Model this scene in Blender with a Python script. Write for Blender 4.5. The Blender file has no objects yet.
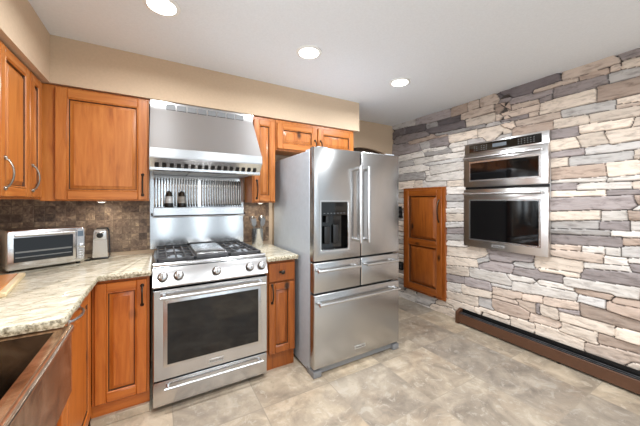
import bpy, bmesh, math, random
import numpy as np
from mathutils import Vector, Matrix, noise as mnoise
random.seed(7)
C = bpy.context.scene.collection
S = bpy.context.scene

# ------------------------------------------------------------------ camera, world, lights, exposure
FPX, HOR, CAMH = 279.0, 201.0, 1.35            # focal length and horizon in pixels of the 640x426 frame
YAW = math.radians(30.17)
cam = bpy.data.cameras.new('camera'); camo = bpy.data.objects.new('camera', cam); C.objects.link(camo)
camo.location = (0, 0, CAMH); camo.rotation_euler = (math.pi/2, 0, -YAW)
cam.sensor_width = 36.0; cam.lens = FPX/640*36; cam.shift_y = -(213-HOR)/640; cam.clip_start = 0.05
S.camera = camo

w = bpy.data.worlds.new('world'); S.world = w; w.use_nodes = True
w.node_tree.nodes['Background'].inputs[0].default_value = (0.82, 0.92, 1.0, 1)
w.node_tree.nodes['Background'].inputs[1].default_value = 0.85

def area(name, loc, rot, sx, sy, power, col=(1, 1, 1), shape='RECTANGLE', spread=180):
    l = bpy.data.lights.new(name, 'AREA'); l.shape = shape; l.size = sx; l.size_y = sy
    l.energy = power; l.color = col; l.spread = math.radians(spread)
    o = bpy.data.objects.new(name, l); o.location = loc; o.rotation_euler = rot; C.objects.link(o); return o
CANS = [(0.02, 1.783), (0.956, 1.805), (1.918, 1.841)]
FILL_UNSEEN = [(0.0, 0.3), (0.95, 0.3), (1.9, 0.3), (0.0, -1.2), (0.95, -1.2), (1.9, -1.2)]  # added ceiling lamps out of view, for general fill
for i, (x, y) in enumerate(CANS + FILL_UNSEEN):
    area('can_or_fill_lamp', (x, y, 2.415), (0, 0, 0), 0.12, 0.12, (11, 11, 14)[i] if i < 3 else 13.5, (0.92, 0.965, 1.0), 'DISK', 165)  # the visible cans first, then the added fill lamps
# added unseen strip lamps behind the camera: front fill and streaks on the steel
for x in (0.15, 1.1, 2.0):
    area('streak_fill_lamp', (x, -3.3, 1.35), (math.radians(90), 0, 0), 0.16, 1.9, 5.5, (0.80, 0.91, 1.0))
area('sink_side_fill_lamp', (-0.93, 0.85, 1.55), (0, math.radians(-90), 0), 1.0, 1.1, 13, (0.80, 0.91, 1.0), 'RECTANGLE', 105)  # added lamp on the left wall, no window there; brightens the stone wall

vs = S.view_settings
vs.view_transform = 'Standard'; vs.look = 'None'; vs.gamma = 1.0; vs.use_curve_mapping = False
vs.exposure = 0.24

# ------------------------------------------------------------------ helpers
def lin(c):
    return tuple((v/255/12.92 if v/255 <= 0.04045 else ((v/255+0.055)/1.055)**2.4) for v in c)
def lin4(c): return lin(c) + (1,)

class NT:
    def __init__(s, m): s.t = m.node_tree; s.n = s.t.nodes; s.b = s.n['Principled BSDF']
    def add(s, typ, **kw):
        nd = s.n.new(typ)
        for k, v in kw.items(): setattr(nd, k, v)
        return nd
    def link(s, a, b): s.t.links.new(a, b)
    def coords(s, scale=(1, 1, 1), loc=(0, 0, 0), rot=(0, 0, 0)):
        g = s.add('ShaderNodeNewGeometry'); mp = s.add('ShaderNodeMapping')
        mp.inputs['Scale'].default_value = scale; mp.inputs['Location'].default_value = loc; mp.inputs['Rotation'].default_value = rot
        s.link(g.outputs['Position'], mp.inputs['Vector']); return mp.outputs['Vector']
    def noise(s, vec, scale, detail=4, rough=0.55, dist=0):
        nd = s.add('ShaderNodeTexNoise'); nd.inputs['Scale'].default_value = scale; nd.inputs['Detail'].default_value = detail
        nd.inputs['Roughness'].default_value = rough; nd.inputs['Distortion'].default_value = dist
        s.link(vec, nd.inputs['Vector']); return nd.outputs['Fac']
    def ramp(s, fac, stops):
        nd = s.add('ShaderNodeValToRGB'); e = nd.color_ramp.elements
        while len(e) < len(stops): e.new(0.5)
        for el, (p, c) in zip(e, stops): el.position = p; el.color = lin4(c) if len(c) == 3 else c
        s.link(fac, nd.inputs['Fac']); return nd.outputs['Color']
    def mix(s, fac, a, b, mode='MIX'):
        nd = s.add('ShaderNodeMix', data_type='RGBA', blend_type=mode)
        for sock, v in ((nd.inputs[0], fac), (nd.inputs[6], a), (nd.inputs[7], b)):
            if isinstance(v, (int, float)): sock.default_value = v
            elif isinstance(v, tuple): sock.default_value = lin4(v)
            else: s.link(v, sock)
        return nd.outputs[2]
    def bump(s, h, strength, dist=0.01):
        nd = s.add('ShaderNodeBump'); nd.inputs['Strength'].default_value = strength; nd.inputs['Distance'].default_value = dist
        s.link(h, nd.inputs['Height']); s.link(nd.outputs[0], s.b.inputs['Normal'])

def mat(name, col, rough=0.5, metal=0.0, spec=None, emit=0, trans=0, var=0.06, vscale=30):
    m = bpy.data.materials.new(name); m.use_nodes = True; t = NT(m); b = t.b
    b.inputs['Roughness'].default_value = rough; b.inputs['Metallic'].default_value = metal
    if spec is not None: b.inputs['Specular IOR Level'].default_value = spec
    if trans: b.inputs['Transmission Weight'].default_value = trans
    if emit:
        b.inputs['Emission Color'].default_value = lin4(col); b.inputs['Emission Strength'].default_value = emit
    if var:
        f = t.noise(t.coords(), vscale, 3)
        lo = tuple(max(0, c*(1-var)) for c in col); hi = tuple(min(255, c*(1+var)) for c in col)
        t.link(t.ramp(f, [(0.3, lo), (0.7, hi)]), b.inputs['Base Color'])
    else: b.inputs['Base Color'].default_value = lin4(col)
    return m

def steel(name, col, rough, axis, aniso=0.0):
    m = bpy.data.materials.new(name); m.use_nodes = True; t = NT(m)
    sc = {'x': (4, 300, 300), 'z': (300, 300, 4), 'y': (300, 4, 300)}[axis]
    f = t.noise(t.coords(sc), 1.0, 2)
    t.link(t.ramp(f, [(0.2, tuple(c*0.975 for c in col)), (0.8, col)]), t.b.inputs['Base Color'])
    mr = t.add('ShaderNodeMapRange'); mr.inputs[3].default_value = rough*0.97; mr.inputs[4].default_value = rough*1.03
    t.link(f, mr.inputs[0]); t.link(mr.outputs[0], t.b.inputs['Roughness'])
    t.b.inputs['Metallic'].default_value = 1.0
    t.b.inputs['Anisotropic'].default_value = aniso
    cb = t.add('ShaderNodeCombineXYZ'); cb.inputs[2].default_value = 1.0; t.link(cb.outputs[0], t.b.inputs['Tangent'])
    return m

def wood(name, axis, light, mid, dark, knots=True, rough=0.35):
    m = bpy.data.materials.new(name); m.use_nodes = True; t = NT(m)
    k = 0.10
    sc = {'x': (k, 1, 1), 'y': (1, k, 1), 'z': (1, 1, k)}[axis]
    v = t.coords(sc)
    grain = t.noise(v, 34, 5, 0.6, 0.6)
    c1 = t.ramp(grain, [(0.25, dark), (0.45, mid), (0.72, light)])
    big = t.noise(t.coords(tuple(0.6 if a == k else 1 for a in sc)), 5, 3, 0.5, 0.4)
    c2 = t.mix(t.ramp(big, [(0.35, (0, 0, 0)), (0.7, (170, 170, 170))]), c1, light)
    out = c2
    if knots:
        vo = t.add('ShaderNodeTexVoronoi'); vo.inputs['Scale'].default_value = 5.5
        t.link(t.coords(tuple(0.55 if a == k else 1 for a in sc)), vo.inputs['Vector'])
        kn = t.ramp(vo.outputs['Distance'], [(0.07, (255, 255, 255)), (0.17, (0, 0, 0))])
        out = t.mix(kn, c2, tuple(c*0.55 for c in dark))
    t.link(out, t.b.inputs['Base Color']); t.b.inputs['Roughness'].default_value = rough
    t.b.inputs['Coat Weight'].default_value = 0.15; t.b.inputs['Coat Roughness'].default_value = 0.25
    t.bump(grain, 0.06, 0.002)
    return m

AL = ((198, 126, 60), (176, 100, 40), (138, 72, 25))
BS = ((200, 116, 46), (180, 94, 30), (142, 64, 18))
WB_Z = wood('base_alder_vertical', 'z', *BS); WB_X = wood('base_alder_along_x', 'x', *BS); WB_Y = wood('base_alder_along_y', 'y', *BS)
W_Z = wood('alder_vertical', 'z', *AL); W_X = wood('alder_along_x', 'x', *AL); W_Y = wood('alder_along_y', 'y', *AL)
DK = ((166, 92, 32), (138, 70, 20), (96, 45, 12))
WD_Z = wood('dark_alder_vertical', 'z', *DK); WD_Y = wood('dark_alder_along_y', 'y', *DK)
ST_X = steel('brushed_steel_horizontal', (203, 202, 202), 0.22, 'x', 0.35)
ST_Y = steel('brushed_steel_along_y', (206, 203, 201), 0.30, 'y', 0.8)
ST_Z = steel('brushed_steel_vertical', (190, 190, 190), 0.26, 'x', 0.35)
ST_FOOT = mat('grey_foot_cover', (136, 137, 139), 0.45, 0.2, var=0.02)
ST_P = steel('polished_wall_panel', (196, 196, 196), 0.15, 'x', 0.3)
ST_SIDE = mat('grey_painted_steel', (172, 179, 186), 0.45, 0.0, var=0.02)
CHROME = mat('polished_steel', (206, 206, 206), 0.27, 1.0, var=0)
PEWTER = mat('dark_pewter', (70, 62, 54), 0.35, 0.9, var=0.1)
ST_SIDE2 = mat('utensil_steel', (150, 150, 150), 0.3, 0.9, var=0)
NICKEL = mat('aged_nickel', (150, 142, 132), 0.3, 0.95, var=0.1)
BLACK = mat('black_plastic', (14, 14, 15), 0.35, var=0)
BGLASS = mat('black_glass', (6, 6, 7), 0.06, spec=0.6, var=0)
IRON = mat('cast_iron', (80, 80, 82), 0.5, 0.25, var=0.15)
DARKGAP = mat('dark_recess', (22, 21, 20), 0.7, var=0)
PAINT = mat('tan_paint', (206, 182, 155), 0.85, var=0.015, vscale=60)
PAINT2 = PAINT
CEIL = mat('ceiling_paint', (230, 234, 239), 0.9, var=0.012, vscale=90)
WHITE = mat('white_enamel', (236, 236, 234), 0.5, var=0)
LAMP = mat('lamp_lens', (255, 250, 240), 0.5, emit=9, var=0)
PUCK = mat('puck_lens', (255, 244, 224), 0.5, emit=5, var=0)
BROWNMETAL = mat('brown_enamel', (88, 58, 40), 0.45, 0.1, var=0.03)
BRASSY = mat('arch_door_wood', (66, 50, 38), 0.55, var=0.12)
CLEAR = mat('clear_glass', (225, 230, 230), 0.05, trans=0.9, var=0)
BADGE = mat('badge_plate', (205, 205, 205), 0.3, 0.8, var=0)
INK = mat('badge_ink', (40, 40, 42), 0.5, var=0)
DISPLAY = mat('display_digits', (92, 100, 108), 0.4, emit=0.15, var=0)

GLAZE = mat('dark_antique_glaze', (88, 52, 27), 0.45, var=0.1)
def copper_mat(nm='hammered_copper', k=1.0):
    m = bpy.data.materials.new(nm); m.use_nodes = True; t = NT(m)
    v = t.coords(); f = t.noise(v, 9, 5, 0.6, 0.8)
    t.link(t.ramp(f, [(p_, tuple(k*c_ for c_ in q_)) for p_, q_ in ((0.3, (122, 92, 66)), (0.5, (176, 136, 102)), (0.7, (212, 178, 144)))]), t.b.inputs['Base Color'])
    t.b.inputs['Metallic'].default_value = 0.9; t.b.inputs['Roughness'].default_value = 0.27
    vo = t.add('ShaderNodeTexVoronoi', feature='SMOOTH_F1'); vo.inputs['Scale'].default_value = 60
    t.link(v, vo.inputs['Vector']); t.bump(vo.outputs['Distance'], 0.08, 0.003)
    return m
COPPER = copper_mat()

def granite_mat():
    m = bpy.data.materials.new('cream_granite'); m.use_nodes = True; t = NT(m)
    v = t.coords((1, 3.2, 3.2), rot=(0, 0, 0.12))
    f = t.noise(v, 11, 8, 0.68, 0.9); g = t.noise(t.coords(), 90, 4, 0.7)
    c = t.ramp(f, [(0.28, (142, 134, 112)), (0.42, (192, 183, 160)), (0.52, (222, 213, 192)), (0.72, (236, 230, 214))])
    sp = t.ramp(g, [(0.60, (0, 0, 0)), (0.70, (255, 255, 255))])
    c = t.mix(sp, c, (120, 104, 78))
    sp2 = t.ramp(t.noise(t.coords((1, 2, 2), loc=(3, 1, 4)), 38, 5, 0.7), [(0.62, (0, 0, 0)), (0.72, (255, 255, 255))])
    c = t.mix(sp2, c, (150, 142, 128))
    t.link(c, t.b.inputs['Base Color']); t.b.inputs['Roughness'].default_value = 0.12
    return m
GRANITE = granite_mat()
def granite_edge_mat():
    m = bpy.data.materials.new('chiselled_granite_edge'); m.use_nodes = True; t = NT(m)
    f = t.noise(t.coords(), 70, 5, 0.7)
    t.link(t.ramp(f, [(0.34, (74, 60, 44)), (0.46, (160, 148, 122)), (0.62, (222, 212, 188))]), t.b.inputs['Base Color'])
    t.b.inputs['Roughness'].default_value = 0.45; t.bump(f, 0.6, 0.006)
    return m
GRANITE_EDGE = granite_edge_mat()

def tile_cell(t, size, ox, oy, axes):
    """returns (per-tile random colour output, joint mask 0 at joints)"""
    g = t.add('ShaderNodeNewGeometry'); sp = t.add('ShaderNodeSeparateXYZ'); t.link(g.outputs['Position'], sp.inputs[0])
    fl, fr = [], []
    for ax, o in zip(axes, (ox, oy)):
        a = t.add('ShaderNodeMath', operation='SUBTRACT'); t.link(sp.outputs[ax], a.inputs[0]); a.inputs[1].default_value = o
        d = t.add('ShaderNodeMath', operation='DIVIDE'); t.link(a.outputs[0], d.inputs[0]); d.inputs[1].default_value = size
        f = t.add('ShaderNodeMath', operation='FLOOR'); t.link(d.outputs[0], f.inputs[0]); fl.append(f.outputs[0])
        q = t.add('ShaderNodeMath', operation='FRACT'); t.link(d.outputs[0], q.inputs[0])
        p = t.add('ShaderNodeMath', operation='PINGPONG'); t.link(q.outputs[0], p.inputs[0]); p.inputs[1].default_value = 0.5
        fr.append(p.outputs[0])
    mn = t.add('ShaderNodeMath', operation='MINIMUM'); t.link(fr[0], mn.inputs[0]); t.link(fr[1], mn.inputs[1])
    cb = t.add('ShaderNodeCombineXYZ'); t.link(fl[0], cb.inputs[0]); t.link(fl[1], cb.inputs[1])
    wn = t.add('ShaderNodeTexWhiteNoise'); t.link(cb.outputs[0], wn.inputs['Vector'])
    return wn, mn.outputs[0], g.outputs['Position']

def floor_mat():
    m = bpy.data.materials.new('stone_look_floor_tile'); m.use_nodes = True; t = NT(m)
    wn, joint, pos = tile_cell(t, 0.508, 0.082, 1.25, ('X', 'Y'))
    ad = t.add('ShaderNodeVectorMath', operation='MULTIPLY_ADD'); t.link(wn.outputs['Color'], ad.inputs[0])
    ad.inputs[1].default_value = (9, 9, 9); t.link(pos, ad.inputs[2]); v = ad.outputs[0]
    a = t.noise(v, 4.2, 7, 0.62, 0.7); b = t.noise(v, 2.6, 5, 0.55, 0.4); d = t.noise(v, 11, 9, 0.74, 1.2)
    c = t.ramp(a, [(0.32, (142, 130, 116)), (0.45, (172, 158, 141)), (0.54, (188, 173, 153)), (0.66, (212, 197, 176))])
    c = t.mix(t.ramp(b, [(0.5, (0, 0, 0)), (0.66, (130, 130, 130))]), c, (190, 158, 124))
    c = t.mix(t.ramp(d, [(0.54, (0, 0, 0)), (0.60, (190, 190, 190))]), c, (216, 206, 190))
    c = t.mix(t.ramp(d, [(0.36, (150, 150, 150)), (0.43, (0, 0, 0))]), c, (134, 124, 114))
    tint = t.ramp(wn.outputs['Value'], [(0, (206, 207, 210)), (1, (255, 251, 243))])
    c = t.mix(1.0, c, tint, 'MULTIPLY')
    jm = t.ramp(joint, [(0.0035, (255, 255, 255)), (0.006, (0, 0, 0))])
    c = t.mix(jm, c, (150, 138, 122))
    t.link(c, t.b.inputs['Base Color']); t.b.inputs['Roughness'].default_value = 0.38
    t.bump(d, 0.12, 0.004)
    return m
FLOOR = floor_mat()

def splash_mat():
    m = bpy.data.materials.new('tumbled_slate_tile'); m.use_nodes = True; t = NT(m)
    wn, joint, pos = tile_cell(t, 0.057, -0.02, 0.915, ('X', 'Z'))
    ad = t.add('ShaderNodeVectorMath', operation='MULTIPLY_ADD'); t.link(wn.outputs['Color'], ad.inputs[0])
    ad.inputs[1].default_value = (9, 9, 9); t.link(pos, ad.inputs[2]); v = ad.outputs[0]
    a = t.noise(v, 26, 6, 0.65, 1.0)
    c = t.ramp(a, [(0.32, (94, 77, 65)), (0.47, (134, 116, 101)), (0.58, (160, 142, 122)), (0.70, (206, 184, 152))])
    tint = t.ramp(wn.outputs['Value'], [(0, (168, 158, 154)), (0.5, (226, 216, 210)), (1, (255, 250, 240))])
    c = t.mix(1.0, c, tint, 'MULTIPLY')
    c = t.mix(t.ramp(joint, [(0.018, (255, 255, 255)), (0.035, (0, 0, 0))]), c, (112, 94, 78))
    t.link(c, t.b.inputs['Base Color']); t.b.inputs['Roughness'].default_value = 0.5
    t.bump(t.mix(0.5, t.ramp(joint, [(0.015, (0, 0, 0)), (0.06, (255, 255, 255))]), a), 0.4, 0.004)
    return m
SPLASH = splash_mat()

def stone_mat():
    m = bpy.data.materials.new('stacked_ledge_stone'); m.use_nodes = True; t = NT(m)
    at = t.add('ShaderNodeAttribute', attribute_name='stone_colour')
    v = t.coords((1, 0.35, 1.3))
    f = t.noise(v, 26, 7, 0.65, 0.5); g = t.noise(t.coords((1, 0.5, 1)), 9, 4, 0.6, 0.6)
    c = t.mix(1.0, at.outputs['Color'], t.ramp(f, [(0.30, (186, 182, 180)), (0.5, (244, 243, 242)), (0.7, (255, 255, 255))]), 'MULTIPLY')
    c = t.mix(t.ramp(g, [(0.50, (0, 0, 0)), (0.75, (90, 90, 90))]), c, (178, 166, 160))
    t.link(c, t.b.inputs['Base Color']); t.b.inputs['Roughness'].default_value = 0.8
    t.bump(f, 0.35, 0.006)
    return m
STONE = stone_mat()

# -- mesh builder: collects shapes (world coordinates unless f is given) and links ONE object
class B:
    def __init__(s, f=None): s.bm = bmesh.new(); s.f = f or (lambda p: p); s.mi = 0
    def _v(s, p): return s.bm.verts.new(s.f(tuple(p)))
    def face(s, vs, smooth=False):
        try:
            f = s.bm.faces.new(vs); f.material_index = s.mi; f.smooth = smooth; return f
        except ValueError: return None
    def box(s, x0, x1, y0, y1, z0, z1, bev=0.0, seg=2):
        v = [s._v((x, y, z)) for x in (x0, x1) for y in (y0, y1) for z in (z0, z1)]
        fs = [s.face([v[i] for i in q]) for q in ((0, 1, 3, 2), (4, 6, 7, 5), (0, 4, 5, 1), (2, 3, 7, 6), (0, 2, 6, 4), (1, 5, 7, 3))]
        if bev:
            es = list({e for f in fs for e in f.edges})
            r = bmesh.ops.bevel(s.bm, geom=es, offset=bev, segments=seg, affect='EDGES', profile=0.5, clamp_overlap=True)
            for f in r['faces']: f.material_index = s.mi; f.smooth = True
        return s
    def prism(s, pts, ax, a0, a1, smooth=False):
        """pts: 2D polygon; ax: extrusion axis; polygon axes are the remaining two in order"""
        def mk(p, a):
            q = list(p); q.insert('xyz'.index(ax), a); return s._v(q)
        lo = [mk(p, a0) for p in pts]; hi = [mk(p, a1) for p in pts]
        n = len(pts)
        s.face(lo[::-1]); s.face(hi)
        for i in range(n): s.face([lo[i], lo[(i+1) % n], hi[(i+1) % n], hi[i]], smooth)
        return s
    def nest(s, u0, u1, z0, z1, steps, cap=True):
        """nested rectangles in (u, d, z): steps = [(inset, d)...], last one is capped"""
        rings = []
        for ins, d in steps:
            rings.append([s._v(p) for p in ((u0+ins, d, z0+ins), (u1-ins, d, z0+ins), (u1-ins, d, z1-ins), (u0+ins, d, z1-ins))])
        for a, b in zip(rings, rings[1:]):
            for i in range(4): s.face([a[i], a[(i+1) % 4], b[(i+1) % 4], b[i]])
        if cap: s.face(rings[-1])
        return s
    def tube(s, pts, r, seg=10, caps=True):
        pts = [Vector(p) for p in pts]; n = len(pts); rs = r if isinstance(r, (list, tuple)) else [r]*n
        rings = []; up = None
        for i, p in enumerate(pts):
            t = (pts[min(i+1, n-1)]-pts[max(i-1, 0)]).normalized()
            if up is None: up = Vector((0, 0, 1)) if abs(t.z) < 0.9 else Vector((1, 0, 0))
            a = t.cross(up)
            if a.length < 1e-6: a = t.cross(Vector((0, 1, 0)))
            a.normalize(); b = a.cross(t).normalized(); up = b
            rings.append([s._v(p + a*rs[i]*math.cos(2*math.pi*k/seg) + b*rs[i]*math.sin(2*math.pi*k/seg)) for k in range(seg)])
        for q, w_ in zip(rings, rings[1:]):
            for k in range(seg): s.face([q[k], q[(k+1) % seg], w_[(k+1) % seg], w_[k]], True)
        if caps: s.face(rings[0][::-1]); s.face(rings[-1])
        return s
    def lathe(s, c, prof, seg=28, axis='z', ex=None):
        """prof: [(r, h)...] around axis through c"""
        rings = []
        for r, h in prof:
            ring = []
            for k in range(seg):
                a = 2*math.pi*k/seg; p, q = r*math.cos(a), r*math.sin(a)
                if axis == 'z': pt = (c[0]+p, c[1]+q, c[2]+h)
                elif axis == 'y': pt = (c[0]+p, c[1]+h, c[2]+q)
                else: pt = (c[0]+h, c[1]+p, c[2]+q)
                ring.append(s._v(pt))
            rings.append(ring)
        for a, b in zip(rings, rings[1:]):
            for k in range(seg): s.face([a[k], a[(k+1) % seg], b[(k+1) % seg], b[k]], True)
        s.face(rings[0][::-1]); s.face(rings[-1])
        return s
    def build(s, name, mats, parent=None, root=None, label=None):
        me = bpy.data.meshes.new(name)
        bmesh.ops.recalc_face_normals(s.bm, faces=s.bm.faces)
        off = Vector((0, 0, 0))
        p = parent
        while p is not None: off += p.location; p = p.parent
        if parent is not None and off.length:
            bmesh.ops.translate(s.bm, verts=s.bm.verts, vec=-off)
        s.bm.to_mesh(me); s.bm.free(); me.set_sharp_from_angle(angle=math.radians(42))
        for m in (mats if isinstance(mats, (list, tuple)) else [mats]): me.materials.append(m)
        o = bpy.data.objects.new(name, me); C.objects.link(o)
        if parent is not None: o.parent = parent
        if label: o['label'] = label
        return o

def tag(o, label, cat, group=None):
    o['label'] = label; o['category'] = cat
    if group: o['group'] = group
    return o
def thing(name, label, cat, loc, group=None):
    o = bpy.data.objects.new(name, None); o.empty_display_size = 0.1; C.objects.link(o); o.location = loc
    return tag(o, label, cat, group)
def struct(o): o['kind'] = 'structure'; return o

def text_part(txt, size, matrix, parent, name='lettering', m=None, extr=0.0004):
    cu = bpy.data.curves.new(name, 'FONT'); cu.body = txt; cu.size = size; cu.align_x = 'CENTER'; cu.align_y = 'CENTER'; cu.extrude = extr
    tmp = bpy.data.objects.new(name, cu); C.objects.link(tmp)
    me = bpy.data.meshes.new_from_object(tmp.evaluated_get(bpy.context.evaluated_depsgraph_get()))
    bpy.data.objects.remove(tmp); bpy.data.curves.remove(cu)
    off = Vector((0, 0, 0)); p = parent
    while p is not None: off += p.location; p = p.parent
    me.transform(Matrix.Translation(-off) @ matrix)
    me.materials.clear(); me.materials.append(m or INK)
    o = bpy.data.objects.new(name, me); C.objects.link(o); o.parent = parent
    return o
def m_back(x, y, z): return Matrix.Translation((x, y, z)) @ Matrix.Rotation(math.pi/2, 4, 'X')
def m_right(x, y, z): return Matrix.Translation((x, y, z)) @ Matrix.Rotation(-math.pi/2, 4, 'Z') @ Matrix.Rotation(math.pi/2, 4, 'X')

# face frames: (u along the run, d out of the face, z)
def FB(yf): return lambda p: (p[0], yf-p[1], p[2])          # faces the camera side (-y)
def FL(xf): return lambda p: (xf+p[1], p[0], p[2])          # left run, faces +x
def FR(xf): return lambda p: (xf-p[1], p[0], p[2])          # stone wall, faces -x

def panel_door(F, u0, u1, z0, z1, parent, mats, fw=0.055, th=0.021, name='door'):
    """raised-panel door: mitre-free frame with a deep groove and a raised field"""
    b = B(F); e = 0.004
    # outer shell and frame
    b.box(u0, u0+fw, 0.001, th, z0, z1, e, 1); b.box(u1-fw, u1, 0.001, th, z0, z1, e, 1)
    b.mi = 1
    b.box(u0+fw, u1-fw, 0.001, th, z0, z0+fw, e, 1); b.box(u0+fw, u1-fw, 0.001, th, z1-fw, z1, e, 1)
    b.mi = 0
    i = fw-0.001
    b.nest(u0+i, u1-i, z0+i, z1-i, [(0, th-0.002), (0.004, th+0.001), (0.009, th-0.003), (0.0095, th-0.004)], cap=False)
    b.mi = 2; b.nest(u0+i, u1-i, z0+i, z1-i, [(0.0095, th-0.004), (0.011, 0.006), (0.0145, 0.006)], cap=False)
    b.mi = 0; b.nest(u0+i, u1-i, z0+i, z1-i, [(0.0145, 0.006), (0.034, th-0.006), (0.036, th-0.003)])
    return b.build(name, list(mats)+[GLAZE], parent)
def bow_handle(F, u, z0, z1, parent, horiz=False, out=0.032, d0=0.021, r=0.0055, m=None, name='handle'):
    """arched bar pull with round feet; runs in z (or along u when horiz: z0,z1 are then u-ends and u is z)"""
    b = B(F); pts, rr = [], []
    for k in range(11):
        q = k/10; a = z0+(z1-z0)*q
        d = d0 + out*math.sin(math.pi*min(1, max(0, q)))**0.55
        pts.append((a, d, u) if horiz else (u, d, a)); rr.append(r*(1.25 if k in (0, 10) else 1.0))
    b.tube(pts, rr, 8)
    for a in (z0, z1):
        c = (a, d0, u) if horiz else (u, d0, a)
        b.tube([c, (c[0], c[1]+0.004, c[2]), (c[0], c[1]+0.010, c[2])], [0.011, 0.011, 0.005], 10)
    return b.build(name, m or PEWTER, parent)

# ------------------------------------------------------------------ the setting
XL, XR, YB, YB2, YF, ZC = -0.96, 2.99, 2.75, 2.98, -3.6, 2.44
struct(B().box(XL-0.1, XR+0.1, YF, YB2+0.1, -0.05, 0).build('floor', FLOOR))
struct(B().box(XL-0.1, XR+0.1, YF, YB2+0.1, ZC, ZC+0.08).build('ceiling', CEIL))
struct(B().box(XL-0.1, 1.94, YB, YB2+0.1, 0, ZC).build('wall_back', PAINT))
struct(B().box(XL-0.1, XL, YF, YB, 0, ZC).build('wall_left', PAINT))
# recessed wall beyond the refrigerator, with an arched opening filled by a dark door
def arch_pts(xc, hw, zs, rise, z0, n=16):
    R = (hw*hw+rise*rise)/(2*rise); a = math.asin(hw/R)
    return [(xc-hw, z0), (xc+hw, z0)] + [(xc+R*math.sin(a-2*a*k/n), zs+rise-R+R*math.cos(a-2*a*k/n)) for k in range(n+1)]
ap = arch_pts(2.45, 0.44, 1.985, 0.092, 0.0)
b = B()
b.prism([(1.94, 0), (2.01, 0)] + [p for p in ap[2:]][::-1] + [(2.89, 0), (XR, 0), (XR, ZC), (1.94, ZC)], 'y', YB2, YB2+0.1)
struct(b.build('wall_far', PAINT))
struct(B().prism(ap, 'y', YB2+0.05, YB2+0.09).build('door_1', BRASSY))
# soffit above the cabinets (L shaped)
b = B()
b.prism([(XL, YB), (XL, 0.9), (-0.61, 0.9), (-0.61, 2.465), (1.938, 2.465), (1.938, YB)], 'z', 2.125, ZC)
struct(b.build('wall_soffit', PAINT))
# slate backsplash
b = B(); b.box(XL, 0.985, YB-0.012, YB, 0.945, 1.36)
struct(b.build('wall_backsplash', SPLASH))

# ---- stone wall: height field of hand-laid stones (pixel outlines projected onto the wall, each with its own depth)
FWD = (math.sin(YAW), math.cos(YAW)); RGT = (math.cos(YAW), -math.sin(YAW))
def onwall(u, v, x=2.955):
    s_ = (u-320)/FPX; d = (FWD[0]+s_*RGT[0], FWD[1]+s_*RGT[1], (HOR-v)/FPX); t_ = x/d[0]
    return (d[1]*t_, CAMH+d[2]*t_)
KOL = {'c': (232, 217, 202), 'p': (228, 221, 214), 'g': (186, 181, 178), 'v': (166, 156, 155), 'd': (116, 108, 110),
       't': (220, 201, 186), 'b': (184, 164, 150), 'w': (204, 200, 197)}
ST = []
def zone(x0, y0, sc, rows):
    for k, *pp in rows:
        pts = [onwall(x0+pp[i]/sc, y0+pp[i+1]/sc) for i in range(0, len(pp), 2)]
        ST.append((k, pts))
zone(390, 60, 5.325, [
 ('g',25,355,130,318,132,342,25,375),('d',25,375,80,360,78,392,25,405),('d',82,362,185,345,185,370,82,390),('v',137,318,318,262,318,296,140,345),
 ('b',318,262,405,235,410,268,325,298),('t',410,238,475,212,475,250,415,268),('t',475,212,570,185,578,210,565,228,475,250),('d',570,183,639,158,639,190,585,205),
 ('d',250,330,375,295,370,322,255,350),('t',375,293,550,238,552,272,375,315),('b',560,240,630,220,639,265,565,290),('v',585,208,639,195,639,220,580,228),
 ('c',400,322,560,282,562,318,408,355),('d',195,368,395,325,400,355,235,390),('t',565,292,639,280,639,310,565,320),('c',313,402,460,368,462,412,318,435),
 ('c',465,368,639,335,639,385,468,412),('g',235,395,510,345,505,358,240,410),('g',510,345,639,318,639,332,512,358),('g',190,345,250,332,250,350,195,365)])
zone(400, 110, 5.325, [
 ('v',-20,145,130,118,150,135,-20,180),('b',45,170,150,140,250,120,250,135,150,155,50,187),('v',-25,190,95,180,108,212,-25,245),('g',100,180,150,165,155,195,115,208),
 ('v',155,160,255,140,258,182,160,200),('p',-25,250,118,222,130,245,-25,275),('p',118,212,240,195,225,208,125,225),('g',130,228,270,208,275,222,135,245),
 ('p',270,205,335,192,335,215,275,222),('p',260,185,355,165,355,180,265,200),('g',-25,280,65,270,70,290,-25,310),('p',68,265,175,248,178,270,75,290),
 ('p',178,248,335,222,335,242,180,270),('p',-25,315,120,290,155,305,150,320,-25,340),('w',120,287,335,258,335,272,125,295),('p',155,302,335,275,335,312,160,345),
 ('g',-25,345,130,335,135,360,-25,378),('p',130,330,150,325,155,345,135,350),('p',135,355,335,325,335,368,140,380),('c',-25,388,75,380,70,415,-25,428),
 ('c',75,385,115,380,120,412,70,418),('p',120,385,245,380,245,410,120,415),('c',245,380,335,372,335,405,250,410),('g',360,160,430,150,430,162,360,180)])
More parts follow.
